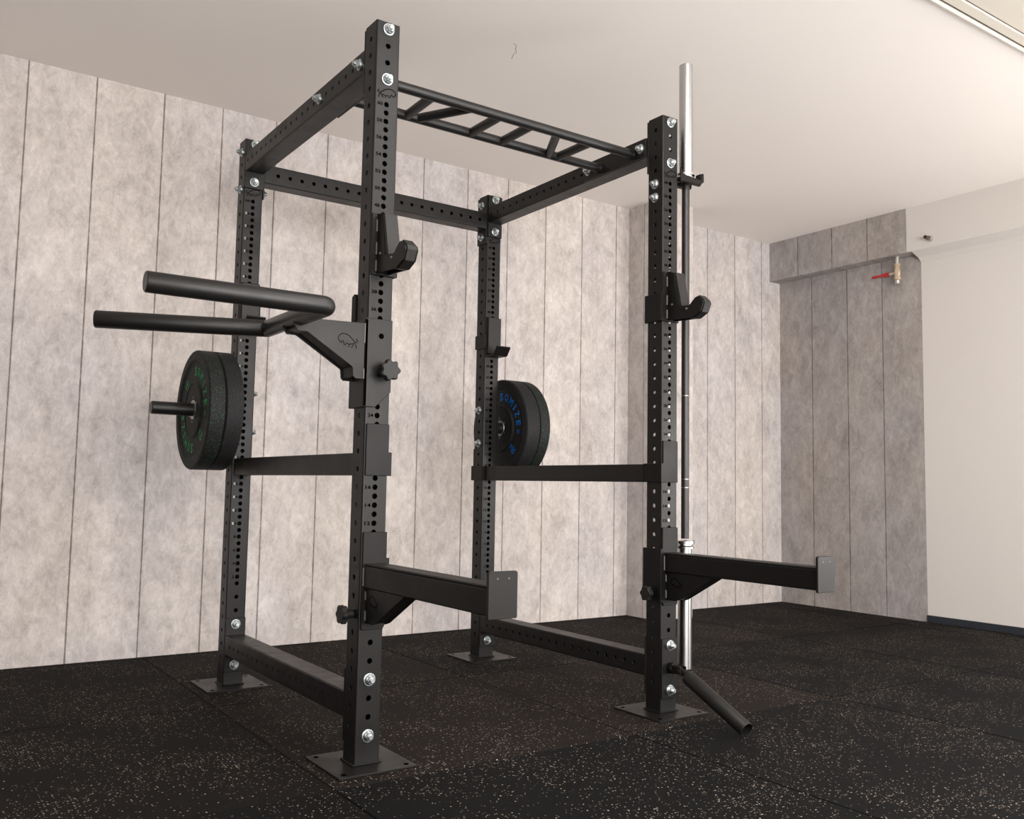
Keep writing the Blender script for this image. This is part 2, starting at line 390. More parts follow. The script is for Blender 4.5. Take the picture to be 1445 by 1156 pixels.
# right wall: wallpaper as far as y=.78, then white paint
bm = BM()
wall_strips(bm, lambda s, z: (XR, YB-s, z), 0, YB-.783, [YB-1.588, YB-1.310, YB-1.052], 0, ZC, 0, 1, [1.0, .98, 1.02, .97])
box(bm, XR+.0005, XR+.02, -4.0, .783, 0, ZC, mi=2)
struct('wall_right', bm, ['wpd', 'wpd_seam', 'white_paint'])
# soffit box beam along the right wall
bm = BM(); XS, ZS = 3.962, 2.236
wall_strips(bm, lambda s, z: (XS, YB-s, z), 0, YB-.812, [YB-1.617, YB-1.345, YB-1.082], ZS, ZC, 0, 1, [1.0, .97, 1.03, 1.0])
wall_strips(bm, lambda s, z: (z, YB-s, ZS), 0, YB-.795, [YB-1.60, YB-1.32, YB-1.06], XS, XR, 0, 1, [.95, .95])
prism(bm, [(XS+.006, ZS+.004), (XS+.02, ZS-.004), (XR-.03, ZS-.026), (XR, ZS-.05), (XR, ZS+.01), (XS+.006, ZS+.01)], 'y', -4.0, .783, mi=2); box(bm, XS+.001, XR, -4.0, .8115, ZS+.001, ZC, mi=2)  # underside slope added so the white part catches more light
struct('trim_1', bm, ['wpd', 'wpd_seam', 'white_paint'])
# pillar standing out of the back wall
bm = BM(); PX0, PX1, PY = 2.635, 2.93, 1.60
wall_strips(bm, lambda s, z: (PX0, YB-s, z), 0, YB-PY, [.14], 0, ZC, 0, 1, [.93, .95], .008)
wall_strips(bm, lambda s, z: (PX0+s, PY, z), 0, PX1-PX0, [.13], 0, ZC, 0, 1, [1.0, 1.0], .008)
wall_strips(bm, lambda s, z: (PX1, PY+s, z), 0, YB-PY, [], 0, ZC, 0, 1, [1.0])
struct('wall_pillar', bm, ['wp', 'wp_seam'])
bm = BM(); box(bm, -3.2, XR+.02, -4.0, YB+.02, ZC, ZC+.1); o_ceil = struct('ceiling', bm, 'ceiling')
bm = BM()
ribbon(bm, [(.8895, .634), (.875, .600), (.872, .575), (.850, .55), (.842, .53), (.820, .52)], lambda x, y: (x, y, ZC-.0006), .0022)
obj('crack', bm, 'crack', o_ceil)
bm = BM(); box(bm, XR-.012, XR+.0005, -4.0, .783, 0, .042, .002); struct('baseboard_right', bm, 'skirting')
bm = BM(); box(bm, -3.22, -3.2, -4.0, YB, 0, ZC); struct('wall_left', bm, 'dark_wall')
# rubber floor of 1 m mats, one face set per mat with fine gaps
bm = BM(); ton = bm.loops.layers.float_color.new('tone'); flk = bm.loops.layers.float.new('fleck') if hasattr(bm.loops.layers, 'float') else None
tones = {}
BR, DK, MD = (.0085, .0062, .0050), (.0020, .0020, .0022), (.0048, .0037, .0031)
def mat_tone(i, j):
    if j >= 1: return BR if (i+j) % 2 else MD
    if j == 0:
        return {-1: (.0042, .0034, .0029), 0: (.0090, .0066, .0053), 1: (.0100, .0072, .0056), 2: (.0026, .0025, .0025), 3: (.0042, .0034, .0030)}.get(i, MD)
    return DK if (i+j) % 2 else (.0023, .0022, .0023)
for i in range(-3, 5):
    for j in range(-3, 3):
        x0, x1, y0, y1 = -.152+i, .848+i, -.172+j, .828+j
        x1 = min(x1, XR+.01); y1 = min(y1, YB+.01); y0 = min(y0, YB)
        if x1-x0 < .05 or y1-y0 < .02: continue
        g = .0011; t = bmesh.new()
        a = [(x0+g, y0+g), (x1-g, y0+g), (x1-g, y1-g), (x0+g, y1-g)]
        bv = .0025
        ai = [(x0+g+bv, y0+g+bv), (x1-g-bv, y0+g+bv), (x1-g-bv, y1-g-bv), (x0+g+bv, y1-g-bv)]
        A = [bm.verts.new((*p, -.02)) for p in a]; B = [bm.verts.new((*p, -.0025)) for p in a]; Cc = [bm.verts.new((*p, 0)) for p in ai]
        fs = [bm.faces.new(Cc)]
        for k in range(4):
            fs.append(bm.faces.new((B[k], B[(k+1) % 4], Cc[(k+1) % 4], Cc[k]))); fs.append(bm.faces.new((A[k], A[(k+1) % 4], B[(k+1) % 4], B[k])))
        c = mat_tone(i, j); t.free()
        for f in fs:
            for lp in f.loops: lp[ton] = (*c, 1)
box(bm, -3.2, XR, -4.0, YB, -.05, -.018)
struct('floor', bm, 'floor')

# long cream rail on the ceiling
bm = BM(); box(bm, 1.2, 4.0, -.646, -.636, ZC-.016, ZC, .002)
rl = obj('ceiling_rail', bm, 'cream'); tag(rl, 'long cream metal rail fixed to the ceiling in the top right corner', 'rail')
bm = BM(); box(bm, 1.2, 4.0, -.656, -.646, ZC-.003, ZC); obj('slot', bm, 'shadow_gap', rl)
bm = BM(); box(bm, 1.2, 4.0, -.700, -.656, ZC-.009, ZC, .003); obj('channel', bm, 'cream', rl)
bm = BM(); box(bm, 1.2, 4.0, -.706, -.700, ZC-.002, ZC); obj('slot', bm, 'shadow_gap', rl)
bm = BM(); box(bm, 1.2, 4.0, -.86, -.706, ZC-.009, ZC, .003); obj('cover_strip', bm, 'cream', rl)

# shut-off valve below the soffit and small pipe fitting on it
vx, vy = 4.012, .906
v = thing('shutoff_valve', 'small brass shut-off valve with red lever hanging under the wall beam', 'valve', (vx, vy, 2.06))
bm = BM(); cyl(bm, (vx, vy, 2.2375), (vx, vy, 2.203), .0125, 20, .001); cyl(bm, (vx, vy, 2.210), (vx, vy, 2.185), .011, 20)
obj('pipe', bm, 'nickel', v, 30)
bm = BM(); lathe(bm, (vx, vy, 2.190), (vx, vy, 2.0), [(0, 0), (0, .019), (.012, .019), (.014, .016), (.03, .0165), (.042, .020), (.06, .0205), (.078, .0165), (.082, .0165), (.084, .019), (.100, .019), (.104, .012), (.104, 0)], 8)
obj('valve_body', bm, 'brass', v, 30)
bm = BM(); cyl(bm, (vx, vy, 2.088), (vx, vy, 2.062), .0145, 20, .003); obj('cap', bm, 'nickel', v, 30)
bm = BM(); cyl(bm, (vx, vy+.012, 2.135), (vx, vy+.045, 2.133), .0085, 12, .002); cyl(bm, (vx, vy+.040, 2.133), (vx, vy+.052, 2.133), .011, 6)
obj('stem', bm, 'nickel', v, 30)
bm = BM(); prism(bm, [(vy+.050, 2.122), (vy+.085, 2.120), (vy+.12, 2.127), (vy+.172, 2.124), (vy+.176, 2.131), (vy+.17, 2.140), (vy+.12, 2.139), (vy+.088, 2.144), (vy+.050, 2.144)], 'x', vx-.008, vx+.008, .002)
obj('lever', bm, 'red', v)
fy, fz = .655, 2.289
f_ = thing('pipe_fitting', 'tiny brass pipe outlet sticking out of the white beam right of the valve', 'fitting', (XS, fy, fz-.015))
bm = BM(); lathe(bm, (XS+.002, fy, fz), (XS-1, fy, fz), [(0, 0), (0, .019), (.004, .019), (.006, .013), (.018, .013), (.018, 0)], 20); obj('flange_ring', bm, 'nickel', f_, 30)
bm = BM(); cyl(bm, (XS-.015, fy, fz), (XS-.035, fy, fz), .0125, 6, .001); lathe(bm, (XS-.034, fy, fz), (XS-1, fy, fz), [(0, 0), (0, .009), (.014, .009), (.016, .012), (.022, .012), (.022, .007), (.006, .006), (.006, 0)], 16)
obj('nozzle', bm, 'dark_brass', f_, 30)

# ------------------------------------------------------------------ power rack
rack = thing('power_rack', 'tall black steel power rack with four perforated posts on the rubber floor', 'power rack', (W/2, D/2, 0))
num = [.356+.025*n for n in range(1, 61)]
front_h = num + [.331, .281, .231, .181, .131, .081, 1.931, 1.981, 2.031, 2.081]
side_h = [.056+.05*k for k in range(1, 41)]
posts = {}
def number_marks(bm, x, y, key):
    # engraved height numbers beside every second hole of the front face
    for n in range(2, 61, 2):
        z = .356+.025*n; s_ = str(n)
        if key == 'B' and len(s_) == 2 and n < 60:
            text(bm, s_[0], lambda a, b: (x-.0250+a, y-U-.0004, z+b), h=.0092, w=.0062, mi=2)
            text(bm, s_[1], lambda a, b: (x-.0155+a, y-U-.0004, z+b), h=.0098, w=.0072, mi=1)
        else:
            wd = .0172 if len(s_) == 2 else .0078
            text(bm, s_, lambda a, b: (x-.0118-wd/2+a, y-U-.0004, z+b), h=.0102, w=wd, mi=1)
def upright(x, y, key):
    bm = BM(); z0 = .006
    f = [h-z0 for h in front_h]; s = [h-z0 for h in side_h]
    box_tube(bm, (x, y, z0), 'z', H-z0, U, U, {0: s, 2: s, 3: f, 1: [h for h in s if h > .44]})
    number_marks(bm, x, y, key)
    up = obj('upright', bm, ['steel_black', 'mark', 'mark_lit'], rack)
    # welded base plate with four fixing holes
    bm = BM(); box(bm, x-.115, x+.115, y-.115, y+.115, 0, .006, .0012)
    for sx in (-1, 1):
        for sy in (-1, 1): cyl(bm, (x+sx*.092, y+sy*.092, .0058), (x+sx*.092, y+sy*.092, .0064), .0075, 16, mi=1)
    bp = obj('base_plate', bm, ['steel_black', 'mark'], up)
    bm = BM(); w = U+.0055
    prism(bm, [(x-w, y-w), (x+w, y-w), (x+w, y+w), (x-w, y+w)], 'z', .0058, .0100, .0015); obj('weld_seam', bm, 'steel_dark', up)
    bison(up, lambda a, b: (x+a, y-U-.0004, 1.889+b), .058, .031, .0026, mirror=True)
    posts[key] = up; return up
for k, (x, y) in dict(A=(0, 0), D=(W, 0), B=(0, D), C=(W, D)).items(): upright(x, y, k)
# bolts on the front faces
for k, (x, y) in dict(A=(0, 0), D=(W, 0), B=(0, D), C=(W, D)).items():
    yo = {'A': 0, 'D': 0, 'B': -.007, 'C': -.007}[k]
    for z in (.081, .231, 1.931, 2.081):
        yy = yo
        if k == 'D' and z < .3: yy = -.0075
        bolt(posts[k], (x, y-U+yy, z), (0, -1, 0))
for k, x, s in (('B', 0, -1), ('C', W, -1)):
    xo = U if k == 'B' else U+.007
    for z in (1.906, 2.056): bolt(posts[k], (x-xo, D, z), (-1, 0, 0))
for z in (1.906, 2.056): bolt(posts['B'], (U+.007, D, z), (1, 0, 0)); bolt(posts['C'], (W+U, D, z), (1, 0, 0))

def flange(parent, x0, x1, y0, y1, z0, z1):
    bm = BM(); box(bm, x0, x1, y0, y1, z0, z1, .0015); return obj('flange', bm, 'steel_black', parent)
T = .007
# side beams, upper and lower, with bolted end flanges
for x in (0, W):
    for z, f0, f1 in ((2.006, 1.905, 2.098), (.1545, .055, .254)):
        hh = .0365
        ln = D-2*U-2*T; st = U+T
        hs = [(.0975-st)+.05*k for k in range(0, 21)]
        if z > 1: hs = [(.072-st)+.0502*k for k in range(0, 21)]
        bm = BM(); box_tube(bm, (x, st, z), 'y', ln, U-.0005, hh, {0: hs, 2: hs}, hr=.0068)
        b = obj('side_beam', bm, 'steel_black', rack)
        flange(b, x-U, x+U, U, U+T, f0, f1); flange(b, x-U, x+U, D-U-T, D-U, f0, f1)
        if z > 1 and x == 0:
            for y in (.072, .374): bolt(b, (x-U, y, 2.006), (-1, 0, 0))
        if z > 1 and x > 0:
            for y in (.072, .374): bolt(b, (x+U, y, 2.006), (1, 0, 0))
# rear upper beam
z = 1.978; st = U+T; ln = W-2*U-2*T
bm = BM(); hs = [.053+.0502*k for k in range(0, 20)]
box_tube(bm, (st, D, z), 'x', ln, U-.0005, .0375, {0: hs, 2: hs}, hr=.0078)
b = obj('rear_beam', bm, 'steel_black', rack)
flange(b, U, U+T, D-U, D+U, 1.873, 2.093); flange(b, W-U-T, W-U, D-U, D+U, 1.873, 2.093)
# multi grip pull-up bar between the side beams
bm = BM(); xa, xb = U+.006, W-U-.006
for y in (.120, .308): cyl(bm, (xa, y, 2.0), (xb, y, 2.0), .0165, 24)
pu = obj('pull_up_bar', bm, 'handle_black', rack, 40)
for (f, r) in ((.240, .247), (.388, .289), (.4995, .4995), (.631, .631), (.741, .842), (.890, .884)):
    bm = BM(); cyl(bm, (f, .122, 2.0), (r, .306, 2.0), .0158, 20); obj('rung', bm, 'handle_black', pu, 40)
for x0, x1, xw, s in ((U, U+.006, U+.006, 1), (W-U-.006, W-U, W-U-.006, -1)):
    bm = BM(); box(bm, x0, x1, .045, .402, 1.9705, 2.040, .0012); mp_ = obj('mounting_plate', bm, 'steel_black', pu)
    for y in (.120, .308):
        bm = BM(); lathe(bm, (xw, y, 2.0), (xw+s, y, 2.0), [(0, 0), (0, .0205), (.002, .0205), (.006, .017), (.006, 0)], 24); obj('weld_ring', bm, 'steel_dark', mp_, 40)
    for y in (.072, .374): bolt(mp_, (xw, y, 2.006), (s, 0, 0))

# plate storage pegs on the rear posts
def peg(x, s):
    bm = BM(); xf = x+s*U
    box(bm, min(xf, xf+s*.008), max(xf, xf+s*.008), D-U, D+U, .930, 1.132, .0015)
    pg = obj('storage_peg', bm, 'steel_black', rack)
    bm = BM(); e = x+s*.333
    cyl(bm, (xf+s*.008, D, 1.030), (e, D, 1.030), .0243, 32, .003); obj('sleeve', bm, 'handle_black', pg, 30)
    for z in (.956, 1.106): bolt(pg, (x-s*U, D, z), (-s, 0, 0))
peg(0, -1); peg(W, 1)

# barbell hanger on the outer side of the right front post
XBB, YBB = 1.240, -.006
bm = BM(); xf = W+U
box(bm, xf, xf+.006, -.030, .030, 1.785, 1.925, .0015)
hg = obj('barbell_hanger', bm, 'steel_dark', rack)
bm = BM()
pts = [(xf+.005, -.034), (XBB+.010, -.040), (XBB+.044, -.030), (XBB+.052, -.016), (XBB-.012, -.016), (XBB-.017, -.006), (XBB-.012, .010), (XBB+.052, .010), (XBB+.044, .030), (XBB+.010, .040), (xf+.005, .034)]
# horizontal fork: two prongs either side of the shaft
prism(bm, [(xf+.005, -.036), (XBB+.030, -.042), (XBB+.050, -.034), (XBB+.050, -.022), (XBB, -.022), (xf+.03, -.022), (xf+.005, -.022)], 'z', 1.880, 1.892, .0012)
prism(bm, [(xf+.005, .036), (XBB+.030, .036), (XBB+.050, .028), (XBB+.050, .014), (xf+.005, .014)], 'z', 1.880, 1.892, .0012)
prism(bm, [(xf+.005, -.036), (xf+.03, -.036), (xf+.03, .036), (xf+.005, .036)], 'z', 1.880, 1.892, .0012)
prism(bm, [(xf+.004, 1.925), (xf+.004, 1.872), (xf+.030, 1.874), (XBB+.030, 1.877), (XBB+.050, 1.890), (XBB+.050, 1.922), (XBB+.042, 1.922), (XBB+.036, 1.895), (xf+.010, 1.902), (xf+.008, 1.925)], 'y', -.050, -.043, .0015)
box(bm, XBB+.042, XBB+.050, -.040, -.014, 1.884, 1.924, .002); box(bm, XBB+.042, XBB+.050, .010, .034, 1.884, 1.924, .002)
obj('fork', bm, 'steel_dark', hg)
for z in (1.806, 1.856): bolt(hg, (W-U, 0, z), (-1, 0, 0))

# landmine holder on the right front post: plate, joint and tilted sleeve resting on the floor
bm = BM(); box(bm, W-U, W+U, -U-.0075, -U, .053, .254, .0015); lm = obj('landmine_holder', bm, 'steel_black', rack)
bm = BM(); cyl(bm, (W, -U-.0070, .156), (W, -U-.030, .156), .0185, 24, .002); cyl(bm, (W, -U-.018, .156), (W, -U-.052, .156), .0125, 20, .002)
box(bm, W-.016, W-.010, -.108, -.062, .143, .169, .002); box(bm, W+.010, W+.016, -.108, -.062, .143, .169, .002); box(bm, W-.016, W+.016, -.068, -.058, .143, .169, .002)
cyl(bm, (W-.020, -.098, .155), (W+.020, -.098, .155), .006, 12, .001)
obj('pivot_joint', bm, 'steel_dark', lm, 35)
a = Vector((W, -.098, .153)); e = Vector((1.118, -.392, .0262)); d = (e-a).normalized()
bm = BM(); cyl(bm, a-d*.012, a+d*.050, .0115, 16, .002); obj('tongue', bm, 'steel_dark', lm, 35)
L_ = (e-a).length
bm = BM(); lathe(bm, a, e, [(.034, 0), (.034, .022), (.037, .0245), (L_-.002, .0245), (L_, .0235), (L_, .0215), (L_-.06, .0215), (L_-.06, 0)], 36); obj('sleeve', bm, 'handle_black', lm, 35)

# ------------------------------------------------------------------ J-cups, front posts
def j_cup(x, s, label):
    """s=+1: wrap plate on the +x side of the post, -1: on the -x side"""
    t = thing('j_cup', label, 'j-cup', (x, -U, 1.352), 'j-cups on the front posts')
    y0 = -U-.001
    bm = BM(); xx = sorted((x-s*.034, x+s*(U+.009)))
    prism(bm, [(x-s*.036, 1.353), (x+s*(U+.0092), 1.353), (x+s*(U+.0092), 1.454), (x+s*.038, 1.454), (x+s*.038, 1.530), (x-s*.036, 1.530)], 'y', y0-.007, y0, .001)
    xs_ = sorted((x+s*(U+.001), x+s*(U+.009)))
    box(bm, xs_[0], xs_[1], y0-.0005, .043, 1.3535, 1.4535, .0015)
    obj('mounting_bracket', bm, 'steel_dark', t)
    prof = [(y0-.006, 1.529), (-.078, 1.522), (-.097, 1.400), (-.150, 1.394), (-.178, 1.417), (-.192, 1.420), (-.212, 1.404), (-.216, 1.394), (-.203, 1.366), (-.168, 1.350), (-.140, 1.352), (y0-.006, 1.357)]
    for sx in (-1, 1):
        bm = BM(); prism(bm, prof, 'x', x+sx*.0175-.003, x+sx*.0175+.003, .0008); obj('cheek_plate', bm, 'steel_dark', t)
    bm = BM(); prism(bm, [(-.079, 1.521), (-.088, 1.521), (-.117, 1.398), (-.106, 1.398), (-.100, 1.404)], 'x', x-.020, x+.020, .001)
    obj('back_liner', bm, 'liner', t)
    bm = BM(); prism(bm, [(-.100, 1.400), (-.150, 1.397), (-.180, 1.421), (-.193, 1.424), (-.215, 1.406), (-.219, 1.394), (-.206, 1.364), (-.170, 1.3485), (-.150, 1.350), (-.150, 1.356), (-.160, 1.38), (-.100, 1.388)], 'x', x-.0143, x+.0143, .001)
    obj('cradle', bm, 'plastic_black', t)
    for (yy, zz) in ((-.070, 1.409), (-.140, 1.384)):
        for sx in (-1, 1): bm = BM(); cyl(bm, (x+sx*.020, yy, zz), (x+sx*.0235, yy, zz), .004, 12, .001); obj('screw', bm, 'hub', t, 30)
    for z0, z1 in ((1.362, 1.394), (1.410, 1.446), (1.476, 1.512)): bm = BM(); box(bm, x-.0245, x-.0200, y0-.0105, y0-.006, z0, z1, .0014); obj('weld_bead', bm, 'weld', t)
j_cup(0, 1, 'black J-cup with two cheek plates on the left front post')
j_cup(W, -1, 'black J-cup with two cheek plates on the right front post beside the barbell')
# flat hooks on the rear posts
def flat_hook(x, s, label):
    t = thing('j_hook', label, 'j-hook', (x, D-U, 1.348), 'flat hooks on the rear posts')
    y0 = D-U-.001
    bm = BM(); box(bm, x-.037, x+.037, y0-.007, y0, 1.348, 1.531, .0015)
    xs_ = sorted((x+s*(U+.001), x+s*(U+.008))); box(bm, xs_[0], xs_[1], y0-.007, D+.035, 1.387, 1.450, .0015)
    obj('mounting_bracket', bm, 'steel_dark', t)
    bm = BM(); box(bm, x-.032, x+.037, y0-.017, y0-.007, 1.362, 1.528, .002); obj('back_liner', bm, 'liner', t)
    bm = BM(); prism(bm, [(y0-.006, 1.348), (y0-.070, 1.348), (y0-.098, 1.385), (y0-.092, 1.390), (y0-.066, 1.356), (y0-.006, 1.356)], 'x', x-.037, x+.037, .0012)
    obj('lip', bm, 'steel_dark', t)
flat_hook(0, 1, 'flat black hook on the rear post behind the dip handles')
flat_hook(W, -1, 'flat black hook with turned-up lip on the rear right post above the blue-lettered plates')

# ------------------------------------------------------------------ safety bars
def safety(x, s, label):
    t = thing('safety_bar', label, 'safety bar', (x, D/2, .787), 'safety bars between front and rear posts')
    bm = BM(); box(bm, x-.031, x+.031, U+.004, D-U-.004, .7885, .852, .003, 2); obj('bar', bm, 'steel_black', t)
    for (ya, yb, d) in ((-U-.008, -U-.001, -1), (D+U+.001, D+U+.008, 1)):
        bm = BM(); prism(bm, [(x-s*.034, .788), (x+s*(U+.0084), .788), (x+s*(U+.0084), .854), (x+s*.036, .854), (x+s*.036, .932), (x-s*.034, .932)], 'y', ya, yb, .0012)
        xs_ = sorted((x+s*(U+.001), x+s*(U+.008)))
        if d < 0: box(bm, xs_[0], xs_[1], yb-.0005, U+.008, .7885, .8535, .0012); box(bm, *sorted((x+s*.02, x+s*(U+.008))), U+.001, U+.0076, .7890, .8515, .001)
        else: box(bm, xs_[0], xs_[1], D-U-.008, ya+.0005, .7885, .8535, .0012); box(bm, *sorted((x+s*.02, x+s*(U+.008))), D-U-.0076, D-U-.001, .7890, .8515, .001)
        obj('end_bracket', bm, 'steel_dark', t)
safety(0, 1, 'black safety bar spanning the left posts below the green-lettered plates')
safety(W, -1, 'black safety bar spanning the right posts below the blue-lettered plates')

# ------------------------------------------------------------------ spotter arms
def star_knob(name, p, n, r, th, parent, lobes=7):
    bm = BM(); p = Vector(p); n = Vector(n); mt, _ = frame(p, p+n); t = bmesh.new(); K = lobes*8
    rings = []
    for a, k in ((0, .86), (.003, 1), (th-.003, 1), (th, .88)):
        rings.append([t.verts.new((math.cos(2*PI*i/K)*r*k*(.90+.10*math.cos(lobes*2*PI*i/K)), math.sin(2*PI*i/K)*r*k*(.90+.10*math.cos(lobes*2*PI*i/K)), a)) for i in range(K)])
    for A, B in zip(rings, rings[1:]):
        for i in range(K): t.faces.new((A[i], A[(i+1) % K], B[(i+1) % K], B[i]))
    t.faces.new(rings[0]); t.faces.new(rings[-1])
    bmesh.ops.transform(t, matrix=mt, verts=t.verts); bmesh.ops.recalc_face_normals(t, faces=t.faces); merge(bm, t)
    return obj(name, bm, 'plastic_black', parent, 35)
def spotter(x, s, label):
    t = thing('spotter_arm', label, 'spotter arm', (x, -.35, .37), 'spotter arms on the front posts')
    y0 = -U-.001
    bm = BM(); a, b = sorted((x-s*.034, x+s*.038))
    prism(bm, [(x-s*.034, .371), (x-s*.028, .3665), (x+s*.032, .3665), (x+s*.038, .378), (x+s*(U+.0094), .378), (x+s*(U+.0094), .560), (x+s*.038, .560), (x+s*.038, .632), (x-s*.034, .632)], 'y', y0-.008, y0, .001)
    xs_ = sorted((x+s*(U+.001), x+s*(U+.009))); box(bm, xs_[0], xs_[1], y0-.0005, .045, .3785, .5595, .0015)
    obj('mounting_bracket', bm, 'steel_dark', t)
    ye = -.668
    bm = BM(); box(bm, x-.0305, x+.0305, ye, y0-.008, .481, .541, .0035, 2); obj('arm', bm, 'steel_dark', t)
    bm = BM(); box(bm, x-.027, x+.031, ye, y0-.010, .541, .547, .0018); obj('top_liner', bm, 'liner', t)
    bm = BM(); prism(bm, [(x-.036, .478), (x-.034, .475), (x+.040, .475), (x+.042, .478), (x+.042, .575), (x+.038, .579), (x-.032, .579), (x-.036, .575)], 'y', ye-.009, ye, .0012); ep = obj('end_plate', bm, 'steel_black', t)
    for dx in (-.012, .018): bm = BM(); cyl(bm, (x+dx, ye-.009, .563), (x+dx, ye-.0095, .563), .0022, 10); obj('rivet', bm, 'weld', ep)
    g = [(y0-.007, .4815), (-.268, .4815), (-.255, .472), (-.110, .392), (-.090, .386), (y0-.007, .386)]
    for sx in (-1, 1):
        bm = BM(); prism(bm, g, 'x', x+sx*.0205-.0025, x+sx*.0205+.0025, .0008); gp = obj('gusset_plate', bm, 'steel_dark', t)
        if sx < 0: bison(gp, lambda a, b: (x-.0234, -.098-a, .444+b), .052, .036, .0022)
    bm = BM(); prism(bm, [(-.262, .478), (-.250, .470), (-.110, .3955), (-.095, .390), (-.09, .400), (-.11, .408), (-.24, .478)], 'x', x-.0175, x+.0175, .0005); obj('gusset_web', bm, 'steel_dark', t)
    for z0, z1 in ((.486, .536), (.448, .472), (.392, .420)):
        bm = BM(); xw = x-.0345 if z0 > .48 else x-.0265
        box(bm, xw, xw+.0045, y0-.0125, y0-.0075, z0, z1, .0015); obj('weld_bead', bm, 'weld', t)
    # locking pin through the post
    bm = BM(); cyl(bm, (x-.062, 0, .406), (x+.062, 0, .406), .0072, 16); cyl(bm, (x-.060, 0, .406), (x-U-.0095 if s < 0 else x-U-.001, 0, .406), .012, 20, .001); obj('pin', bm, 'plastic_black', t, 30)
    star_knob('knob', (x-.060, 0, .406), (-1, 0, 0), .0275, .018, t, 6)
    bm = BM(); cyl(bm, (x+.055, 0, .406), (x+.075, 0, .406), .018, 6, .002); obj('nut', bm, 'plastic_black', t, 30)
spotter(0, 1, 'black spotter arm reaching forward from the left front post')
spotter(W, -1, 'black spotter arm reaching forward from the right front post in front of the barbell')

# ------------------------------------------------------------------ dip handles on the left front post
t = thing('dip_attachment', 'black dip handles with two round bars clamped to the left front post', 'dip handles', (-.2, 0, .978))
y0 = -U-.001
bm = BM()
prism(bm, [(-.046, .979), (-.010, .979), (.0365, 1.024), (.0365, 1.228), (-.046, 1.228)], 'y', y0-.007, y0, .0012)
cyl(bm, (.002, y0-.0068, 1.180), (.002, y0-.0076, 1.180), .008, 20, mi=1)
prism(bm, [(y0-.007, .978), (.055, .978), (.055, 1.225), (y0-.007, 1.225)], 'x', -.046, -.0385, .0012)
prism(bm, [(-.046, .978), (-.012, .978), (-.012, 1.310), (-.040, 1.310), (-.046, 1.300)], 'y', .048, .055, .0012)
obj('mounting_bracket', bm, ['steel_black', 'mark'], t)
pf = [(-.047, 1.055), (-.072, 1.055), (-.079, 1.062), (-.081, 1.084), (-.084, 1.088), (-.208, 1.165), (-.216, 1.170), (-.243, 1.170), (-.254, 1.186), (-.256, 1.2), (-.240, 1.2), (-.222, 1.208), (-.19, 1.208), (-.047, 1.212)]
for (ya, yb) in ((-.0425, -.0375), (.0375, .0425)):
    bm = BM(); prism(bm, pf, 'y', ya, yb, .0006); sp_ = obj('support_plate', bm, 'steel_black', t)
    if ya < 0: bison(sp_, lambda a, b: (-.098+a, ya-.0004, 1.157+b), .058, .039, .0020)
bm = BM(); prism(bm, [(-.060, 1.062), (-.075, 1.062), (-.077, 1.088), (-.208, 1.172), (-.245, 1.176), (-.245, 1.182), (-.205, 1.180), (-.070, 1.096), (-.068, 1.070), (-.060, 1.070)], 'y', -.038, .038); box(bm, -.20, -.045, -.038, .038, 1.200, 1.2035)
obj('support_web', bm, 'steel_dark', t)
for z0, z1 in ((1.055, 1.085), (1.155, 1.212)): bm = BM(); box(bm, -.050, -.0455, y0-.006, y0-.001, z0, z1, .0015); obj('weld_bead', bm, 'weld', t)
zt, xt, rt = 1.209, -.236, .0247
n1 = Vector((-.672, -.222, zt)); f1 = Vector((-.668, .378, zt))
c1 = Vector((xt, -.222, zt)); c2 = Vector((xt, .214, zt))
path = [n1] + [c1 + Vector((-.030, 0, 0))] + arc_pts(c1+Vector((-.022, 0, 0)), c1, c1+Vector((0, .022, 0)), 8)[1:-1] + [c1+Vector((0, .030, 0)), c2, f1]
bm = BM(); sweep(bm, path[:-1], rt, 32); 
hb = obj('handle_bar', bm, 'handle_black', t, 50)
bm = BM(); dv = (f1-c2).normalized(); sweep(bm, [c2 - dv*.006, f1], rt, 32); obj('handle_bar', bm, 'handle_black', t, 50)
kb = star_knob('knob', (.013, -U-.034, 1.081), (0, -1, 0), .031, .020, t, 7)
bm = BM(); cyl(bm, (.010, y0-.006, 1.081), (.010, -U-.036, 1.081), .017, 7, .002); obj('knob_stem', bm, 'plastic_black', t, 30)

